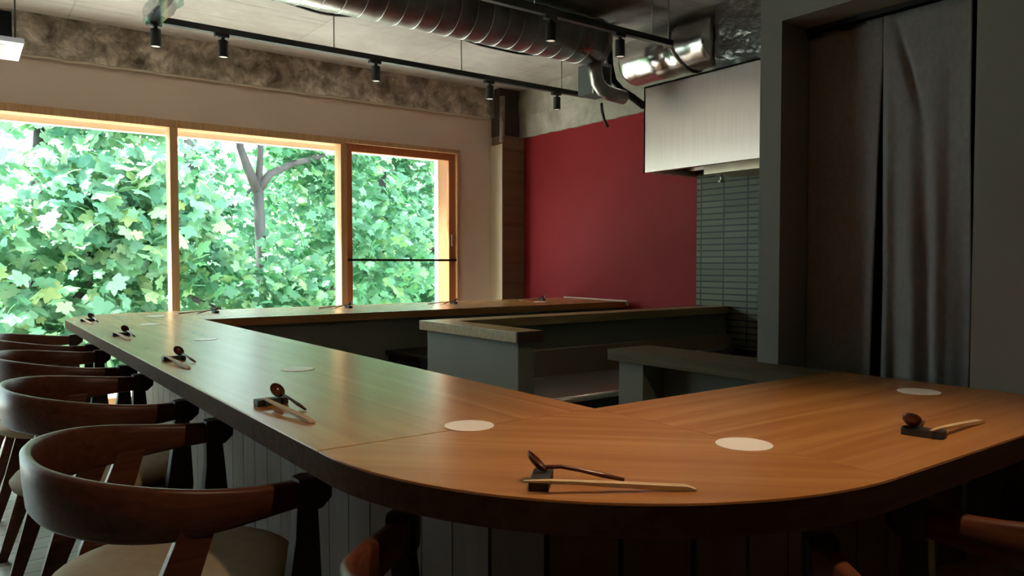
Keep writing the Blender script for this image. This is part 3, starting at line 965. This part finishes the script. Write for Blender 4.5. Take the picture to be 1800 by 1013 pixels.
# ------------------------------------------------------------ chairs
def chair_proto():
    t = thing('armchair', 'x', 'chair')
    key = [(.135, .302, .662, .046), (.07, .310, .666, .056), (0, .312, .674, .072), (-.07, .300, .684, .088), (-.14, .262, .694, .098), (-.195, .200, .701, .102),
           (-.235, .115, .706, .104), (-.250, 0, .708, .104)]
    pts = key + [(x, -y, z, h) for x, y, z, h in key[-2::-1]]
    # smooth resample with Catmull-Rom
    P = []
    for i in range(len(pts) - 1):
        p0 = pts[max(i - 1, 0)]; p1 = pts[i]; p2 = pts[i + 1]; p3 = pts[min(i + 2, len(pts) - 1)]
        for k in range(5):
            u = k / 5
            P.append(tuple(.5 * ((2 * b_) + (c - a) * u + (2 * a - 5 * b_ + 4 * c - d) * u * u + (-a + 3 * b_ - 3 * c + d) * u ** 3) for a, b_, c, d in zip(p0, p1, p2, p3)))
    P.append(pts[-1])
    rings = []
    for i, (x, y, z, h) in enumerate(P):
        a = Vector(P[max(i - 1, 0)][:2]); c = Vector(P[min(i + 1, len(P) - 1)][:2])
        d = (c - a).normalized()
        nn = Vector((d.y, -d.x))           # outward
        if nn.dot(Vector((x + .02, y))) < 0:
            nn = -nn
        th = .030 if h < .07 else .024
        th = .017 + .015 * max(0, (.075 - h) / .03)
        lean = .06 * h
        p = Vector((x, y))
        def q(off, zz):
            v = p + nn * off
            return (v.x, v.y, zz)
        r = .006
        rings.append([q(-th / 2 + r, z), q(th / 2 - r + lean * .3, z), q(th / 2 + lean * .3, z - r), q(th / 2 + lean * .0, z - h / 2), q(th / 2 - r * .3 - lean * .5, z - h + r), q(th / 2 - r - lean * .5, z - h), q(-th / 2 + r - lean * .5, z - h), q(-th / 2 - lean * .5, z - h + r), q(-th / 2, z - h / 2), q(-th / 2, z - r)])
    MB().loft(rings).build('back_rail', m_walnut, t, smooth='recalc')
    for s in (-1, 1):
        # black jointed arm tip
        y = s * .303
        c = MB()
        prof = [(.132, .615, .668), (.150, .608, .670), (.175, .612, .668), (.195, .628, .655), (.197, .640, .648)]
        wd = [.020, .023, .022, .017, .012]
        c.loft([[(x, y - w_, z0), (x, y + w_, z0), (x, y + w_, z1), (x, y - w_, z1)] for (x, z0, z1), w_ in zip(prof, wd)])
        c.build('arm_tip', m_walnutd, t, bevel=.004)
        # front leg
        l = MB()
        l.loft([[(x - a, yy - b_, z), (x + a, yy - b_, z), (x + a, yy + b_, z), (x - a, yy + b_, z)] for x, yy, z, a, b_ in
                [(.150, s * .302, .640, .018, .015), (.152, s * .296, .56, .022, .016), (.148, s * .288, .43, .034, .018), (.152, s * .284, .34, .022, .016), (.165, s * .280, 0, .014, .013)]])
        l.build('leg', m_walnutd, t, bevel=.003)
        l = MB()
        l.loft([[(x - a, yy - b_, z), (x + a, yy - b_, z), (x + a, yy + b_, z), (x - a, yy + b_, z)] for x, yy, z, a, b_ in
                [(-.030, s * .300, .62, .028, .010), (-.066, s * .294, .52, .033, .012), (-.105, s * .284, .42, .034, .014), (-.150, s * .270, .28, .026, .014), (-.235, s * .250, 0, .015, .013)]])
        l.build('leg', m_walnut, t, bevel=.003)
    MB().lathe([(.215, .405), (.232, .412), (.238, .430), (.225, .446), (.18, .454), (.08, .456), (.002, .456)], 40).build('seat', m_seat, t, smooth=True)
    fr_ = MB()
    fr_.box(-.115, .155, -.288, -.262, .375, .425)
    fr_.box(-.115, .155, .262, .288, .375, .425)
    fr_.box(-.125, -.100, -.275, .275, .375, .415)
    fr_.box(.135, .160, -.275, .275, .375, .415)
    fr_.box(-.115, .155, -.262, .262, .392, .406)
    fr_.build('seat_frame', m_walnutd, t, bevel=.002)
    return t
ch = chair_proto()
chairs = [(.345, 1.60, 0, 'walnut armchair with beige round seat, nearest on the left side of the counter'),
          (.345, 2.53, 0, 'walnut armchair, second from the camera along the left side of the counter'),
          (.345, 3.42, 0, 'walnut armchair, third from the camera along the left side of the counter'),
          (.345, 4.33, 0, 'walnut armchair nearest the window on the left side of the counter'),
          (.640, .690, 44, 'walnut armchair pushed under the rounded bend, only its two arms showing'),
          (1.55, .462, 97, 'walnut armchair at the right run of the counter in the lower right corner'),
          (1.28, 5.14, -90, 'walnut armchair behind the far run, left of the first window mullion'),
          (2.19, 5.14, -90, 'walnut armchair behind the far run, left of the second window mullion'),
          (3.06, 5.14, -90, 'walnut armchair behind the far run, below the opening sash'),
          (3.76, 5.14, -90, 'walnut armchair behind the far run, beside the corner post')]
for i, (x, y, a, lb) in enumerate(chairs):
    o = ch if i == 0 else dup(ch, (x, y, 0))
    o.location = (x, y, 0)
    o.rotation_euler = (0, 0, R(a))
    o['label'] = lb
    o['group'] = 'walnut armchairs around the bar counter'

# ------------------------------------------------------------ coasters
def coaster_proto():
    o = MB().lathe([(.044, 0), (.0445, .0008), (.044, .0014)], 48).build('paper_coaster', m_paper)
    return o
co = coaster_proto()
coasters = [(.730, 1.118, 'round white paper coaster left of the near chopsticks, at the bend of the counter'),
            (1.008, .742, 'round white paper coaster on the bend, largest and right of the near chopsticks'),
            (.747, 2.000, 'round white paper coaster beside the green window reflection'),
            (.757, 2.990, 'round white paper coaster below the left end of the dark inner opening'),
            (.735, 3.880, 'round white paper coaster beside the farthest chopsticks on the left'),
            (.869, 4.46, 'round white paper coaster in the far left corner of the counter'),
            (1.740, .815, 'round white paper coaster in front of the curtain'),
            (3.50, 4.40, 'round white paper coaster on the far run near the corner post')]
for i, (x, y, lb) in enumerate(coasters):
    o = co if i == 0 else co.copy()
    if i:
        COL.objects.link(o)
    o.location = (x, y, T1)
    tag(o, lb, 'coaster', 'white paper coasters on the counter')

# ------------------------------------------------------------ place settings: rest, chopsticks, spoon (separate things)
def rest_proto():
    return MB().box(-.0130, .0130, -.032, .032, 0, .013).build('chopstick_rest', m_rest, bevel=.002)
def sticks_proto():
    t = thing('chopsticks', 'x', 'chopsticks')
    for s in (-1, 1):
        b_ = MB()
        def ring(x, w_, h, z):
            y0 = s * .0004 if s > 0 else -.0004
            return [(x, min(y0, y0 + s * w_), z), (x, max(y0, y0 + s * w_), z), (x, max(y0, y0 + s * w_), z + h), (x, min(y0, y0 + s * w_), z + h)]
        b_.loft([ring(-.004, .0020, .0022, .0152), ring(.03, .0034, .0040, .0134), ring(.10, .0046, .0058, .0078), ring(.19, .0054, .0066, .0012), ring(.205, .0054, .0062, .0005), ring(.217, .0048, .0022, .0005)])
        b_.build('chopstick', m_stick, t, bevel=.0006, seg=1)
    return t
def spoon_proto():
    t = thing('spoon', 'x', 'spoon')
    # handle from the bowl down to the table
    MB().tube([(.004, 0, .0185), (.024, 0, .0195), (.050, 0, .0150), (.080, 0, .0085), (.108, 0, .0030)], [.0030, .0028, .0028, .0036, .0024], 10).build('handle', m_spoon, t, smooth=True)
    # bowl, tilted up, open towards the handle side
    nu, nv = 20, 8
    vs = []
    rr, dd = .0150, .0085
    ax = Vector((-.72, 0, .69)).normalized()        # long axis of the bowl
    nm = Vector((.69, 0, .72)).normalized()         # opening direction
    yy = Vector((0, 1, 0))
    c = Vector((-.006, 0, .0275))
    for shell, sgn in ((0, 1), (1, -1)):
        for j in range(nv + 1):
            ph = (pi / 2) * j / nv
            r_ = cos(ph)
            for k in range(nu):
                a = 2 * pi * k / nu
                k_ = 1.0 if shell == 0 else .90
                p = c + ax * (.0185 * r_ * cos(a) * k_) + yy * (rr * r_ * sin(a) * k_) - nm * (dd * sin(ph) * k_)
                vs.append(p)
    f_ = []
    n1 = (nv + 1) * nu
    for j in range(nv):
        for k in range(nu):
            k2 = (k + 1) % nu
            f_.append((j * nu + k, j * nu + k2, (j + 1) * nu + k2, (j + 1) * nu + k))
            f_.append((n1 + j * nu + k, n1 + (j + 1) * nu + k, n1 + (j + 1) * nu + k2, n1 + j * nu + k2))
    for k in range(nu):
        k2 = (k + 1) % nu
        f_.append((k, n1 + k, n1 + k2, k2))
    MB().add(vs, f_).build('bowl', m_spoon, t, smooth=True)
    return t
rp, cp, spn = rest_proto(), sticks_proto(), spoon_proto()
# (x, y) of the rest centre, direction of the sticks (degrees), words
sets = [(.611, .764, -45, (.571, .744), -32.4, 'at the bend of the counter nearest the camera'),
        (.515, 1.532, -88, (.495, 1.519), -85, 'on the left edge, nearest of the row along the left chairs'),
        (.518, 2.405, -86, (.492, 2.390), -86, 'on the left edge beside the second chair'),
        (.525, 3.345, -88, (.500, 3.330), -85, 'on the left edge beside the third chair'),
        (.522, 4.270, -88, (.496, 4.255), -86, 'on the left edge beside the window, farthest of the row'),
        (1.300, .600, 10, (1.280, .578), 3, 'on the right run in front of the curtained doorway'),
        (1.21, 4.55, 180, (1.23, 4.575), 178, 'on the far run below the first mullion'),
        (2.05, 4.57, 180, (2.07, 4.595), 178, 'on the far run below the second mullion'),
        (2.86, 4.58, 180, (2.88, 4.605), 178, 'on the far run below the opening sash'),
        (3.68, 4.60, 180, (3.70, 4.625), 178, 'on the far run in front of the red wall')]
for i, (x, y, a, st, sa, wd) in enumerate(sets):
    ar = R(a)
    rr_ = rp if i == 0 else rp.copy()
    if i:
        COL.objects.link(rr_)
    rr_.location = (x, y, T1)
    rr_.rotation_euler = (0, 0, ar)
    tag(rr_, 'black clay chopstick rest ' + wd, 'chopstick rest', 'black chopstick rests on the counter')
    c_ = cp if i == 0 else dup(cp, (0, 0, 0))
    c_.location = (st[0], st[1], T1)
    c_.rotation_euler = (0, 0, R(sa))
    s_ = spn if i == 0 else dup(spn, (0, 0, 0))
    sg = 1 if i < 6 else 1
    s_.location = (x - sin(ar) * .017, y + cos(ar) * .017, T1)
    s_.rotation_euler = (0, 0, ar + R(6))
    tag(c_, 'pale cedar chopsticks ' + wd, 'chopsticks', 'pairs of pale chopsticks on the counter')
    tag(s_, 'dark lacquered spoon ' + wd, 'spoon', 'dark spoons leaning on the rests')

# ------------------------------------------------------------ outside
struct(MB().box(WX0 - .5, 9, YW + .2, YW + 2.1, -.25, -.04).build('floor_bounce_added', mat('white_bounce_slab', (.84, .81, .77), .8)), 'white deck added outside the windows to bounce sunlight into the room')  # added white slab that bounces sunlight up to the ceiling
struct(MB().box(-30, 40, YW + .3, 60, -3.7, -3.5).build('ground', m_ground), 'pale pavement outside below the windows')

def leaf_shape():
    pts = []
    lobes = [(0, 1.0), (10, .80), (17, .86), (30, .60), (44, .84), (56, .96), (70, .74), (84, .56), (104, .70), (118, .74), (140, .50), (162, .40), (180, .14)]
    for a, r in lobes:
        pts.append((r * sin(R(a)), r * cos(R(a))))
    for a, r in lobes[-2:0:-1]:
        pts.append((-r * sin(R(a)), r * cos(R(a))))
    return pts
LS = leaf_shape()
def tree(name, label, base, trunk_pts, radii, branches, crown, nleaf, size, seed, m, group='trees outside the windows'):
    rnd = random.Random(seed)
    t = thing(name, label, 'tree', base, 0, group)
    b_ = MB()
    b_.tube(trunk_pts, radii, 12)
    for bp, br in branches:
        b_.tube(bp, br, 8)
    chp(t, b_, 'trunk', m_bark, smooth=True)
    vs, fs_ = [], []
    # clusters inside ellipsoids: (cx,cy,cz, rx,ry,rz, weight)
    tot = sum(c[6] for c in crown)
    for c in crown:
        k = int(nleaf * c[6] / tot)
        while k > 0:
            # a twig with a fan of leaves
            while True:
                u = Vector((rnd.uniform(-1, 1), rnd.uniform(-1, 1), rnd.uniform(-1, 1)))
                if u.length < 1:
                    break
            cc = Vector((c[0] + u.x * c[3], c[1] + u.y * c[4], c[2] + u.z * c[5]))
            for _ in range(min(k, rnd.randint(4, 8))):
                k -= 1
                p = cc + Vector((rnd.gauss(0, 1), rnd.gauss(0, 1), rnd.gauss(0, .7))) * size * 1.3
                s = size * rnd.uniform(.55, 1.15)
                nrm = Vector((rnd.gauss(0, .55), rnd.gauss(-.45, .5), rnd.uniform(.25, 1.0))).normalized()
                tip = Vector((rnd.gauss(0, .7), rnd.gauss(-.2, .7), -.5 + rnd.gauss(0, .4)))
                tip = (tip - nrm * tip.dot(nrm)).normalized()
                sd_ = nrm.cross(tip)
                n0 = len(vs)
                for (a, e) in LS:
                    vs.append(p + (sd_ * a + tip * e - nrm * (abs(a) ** 1.5) * .25) * s)
                L_ = len(LS)
                # three fans so folded leaves shade a little
                fs_.append(tuple(range(n0, n0 + L_)))
    chp(t, MB().add(vs, fs_), 'foliage', m)
    return t

gz = -3.5
tree('plane_tree', 'slim forked tree with grey bark showing through the middle window', (3.0, 9.0, gz),
     [(3.2, 9.0, gz), (3.15, 9.0, -1.5), (2.98, 9.0, 0), (2.93, 9.0, 1.0), (2.90, 9.0, 1.95)], [.13, .11, .08, .065, .06],
     [([(2.90, 9.0, 1.9), (2.78, 8.98, 2.15), (2.68, 8.95, 2.40), (2.62, 8.9, 3.2)], [.065, .055, .045, .03]),
      ([(2.90, 9.0, 1.92), (3.05, 9.0, 2.12), (3.3, 9.0, 2.25), (3.75, 9.0, 2.4), (4.3, 9.0, 2.9)], [.06, .045, .04, .03, .02]),
      ([(2.90, 9.0, 1.9), (2.95, 9.05, 2.4), (2.9, 9.1, 3.3)], [.05, .035, .03]),
      ([(2.95, 9.0, .3), (2.5, 8.8, .45), (1.9, 8.6, .75), (1.2, 8.4, 1.6)], [.05, .04, .03, .02]),
      ([(2.95, 9.0, .0), (3.5, 8.9, .6), (4.3, 8.8, 1.0)], [.045, .035, .02])],
     [(3.0, 9.2, 3.3, 1.8, .8, .8, 3), (1.6, 8.7, 1.3, .8, .6, .8, 3), (4.2, 9.0, 1.2, 1.2, .7, .9, 4), (2.8, 9.3, .3, 1.2, .5, .8, 3), (2.75, 8.55, .75, .7, .25, .55, 1.6), (3.9, 9.3, 2.4, .8, .5, .5, 2)], 5200, .10, 3, m_leaf)
tree('plane_tree', 'tree with large bright leaves filling the left window', (0.6, 8.6, gz),
     [(0.5, 8.8, gz), (0.6, 8.8, 0), (0.7, 8.8, 2.4)], [.14, .12, .06],
     [([(0.6, 8.8, .2), (1.1, 8.5, .9), (1.6, 8.2, 1.6)], [.05, .035, .02]), ([(0.6, 8.8, .0), (.1, 8.6, .8), (-.6, 8.4, 1.4)], [.05, .035, .02])],
     [(0.3, 8.3, 1.2, 1.3, .7, 1.1, 5), (1.4, 8.2, 1.6, .7, .4, .7, 3), (1.0, 8.4, .1, 1.2, .6, .6, 4), (-1.6, 8.5, 1.0, 1.4, .8, 1.6, 4), (1.2, 8.6, 2.6, .9, .5, .3, 2)], 4600, .125, 5, m_leaf2)
tree('plane_tree', 'dense tree behind the opening sash with small bright leaves', (5.3, 10.2, gz),
     [(5.3, 10.4, gz), (5.25, 10.4, .5), (5.2, 10.4, 2.6)], [.16, .13, .07],
     [([(5.3, 10.4, .2), (4.7, 10.2, 1.0), (4.2, 10.0, 1.8)], [.05, .035, .02]), ([(5.3, 10.4, .4), (5.9, 10.2, 1.2), (6.4, 10.0, 1.9)], [.05, .035, .02])],
     [(5.4, 10.3, 1.3, 1.4, .7, 1.4, 6), (4.4, 10.1, .2, 1.0, .6, .9, 3), (6.3, 10.3, .4, 1.1, .7, 1.1, 3), (5.2, 10.3, 3.0, 1.5, .6, .6, 3)], 6500, .095, 8, m_leaf)
tree('plane_tree', 'dim tree farther back between the first and second windows', (3.2, 13.5, gz),
     [(3.2, 13.5, gz), (3.25, 13.5, 1.5), (3.2, 13.5, 4.2)], [.16, .13, .09],
     [([(3.2, 13.5, 1.0), (2.4, 13.2, 2.2), (1.8, 13.0, 3.4)], [.05, .04, .02]), ([(3.2, 13.5, 1.4), (4.2, 13.2, 2.4), (5.0, 13.0, 3.2)], [.05, .04, .02])],
     [(3.2, 13.5, 1.0, 3.2, 1.2, 2.4, 5), (6.4, 13.5, 1.4, 2.4, 1.0, 2.6, 4), (0.6, 13.4, .4, 1.8, 1.0, 1.8, 3)], 7000, .14, 13, m_leaf)
tree('plane_tree', 'hazy tree farthest away filling the low gaps of the windows', (7.0, 18.0, gz),
     [(7.0, 18, gz), (7.0, 18, 1.5), (7.0, 18, 5.0)], [.2, .17, .1],
     [([(7, 18, 1), (5.6, 17.8, 2.4), (4.4, 17.6, 3.2)], [.06, .04, .03])],
     [(7.5, 18, 0.5, 5.0, 1.5, 3.6, 4), (1.5, 18, -.6, 3.5, 1.5, 2.6, 3)], 6500, .20, 21, m_leaf2)
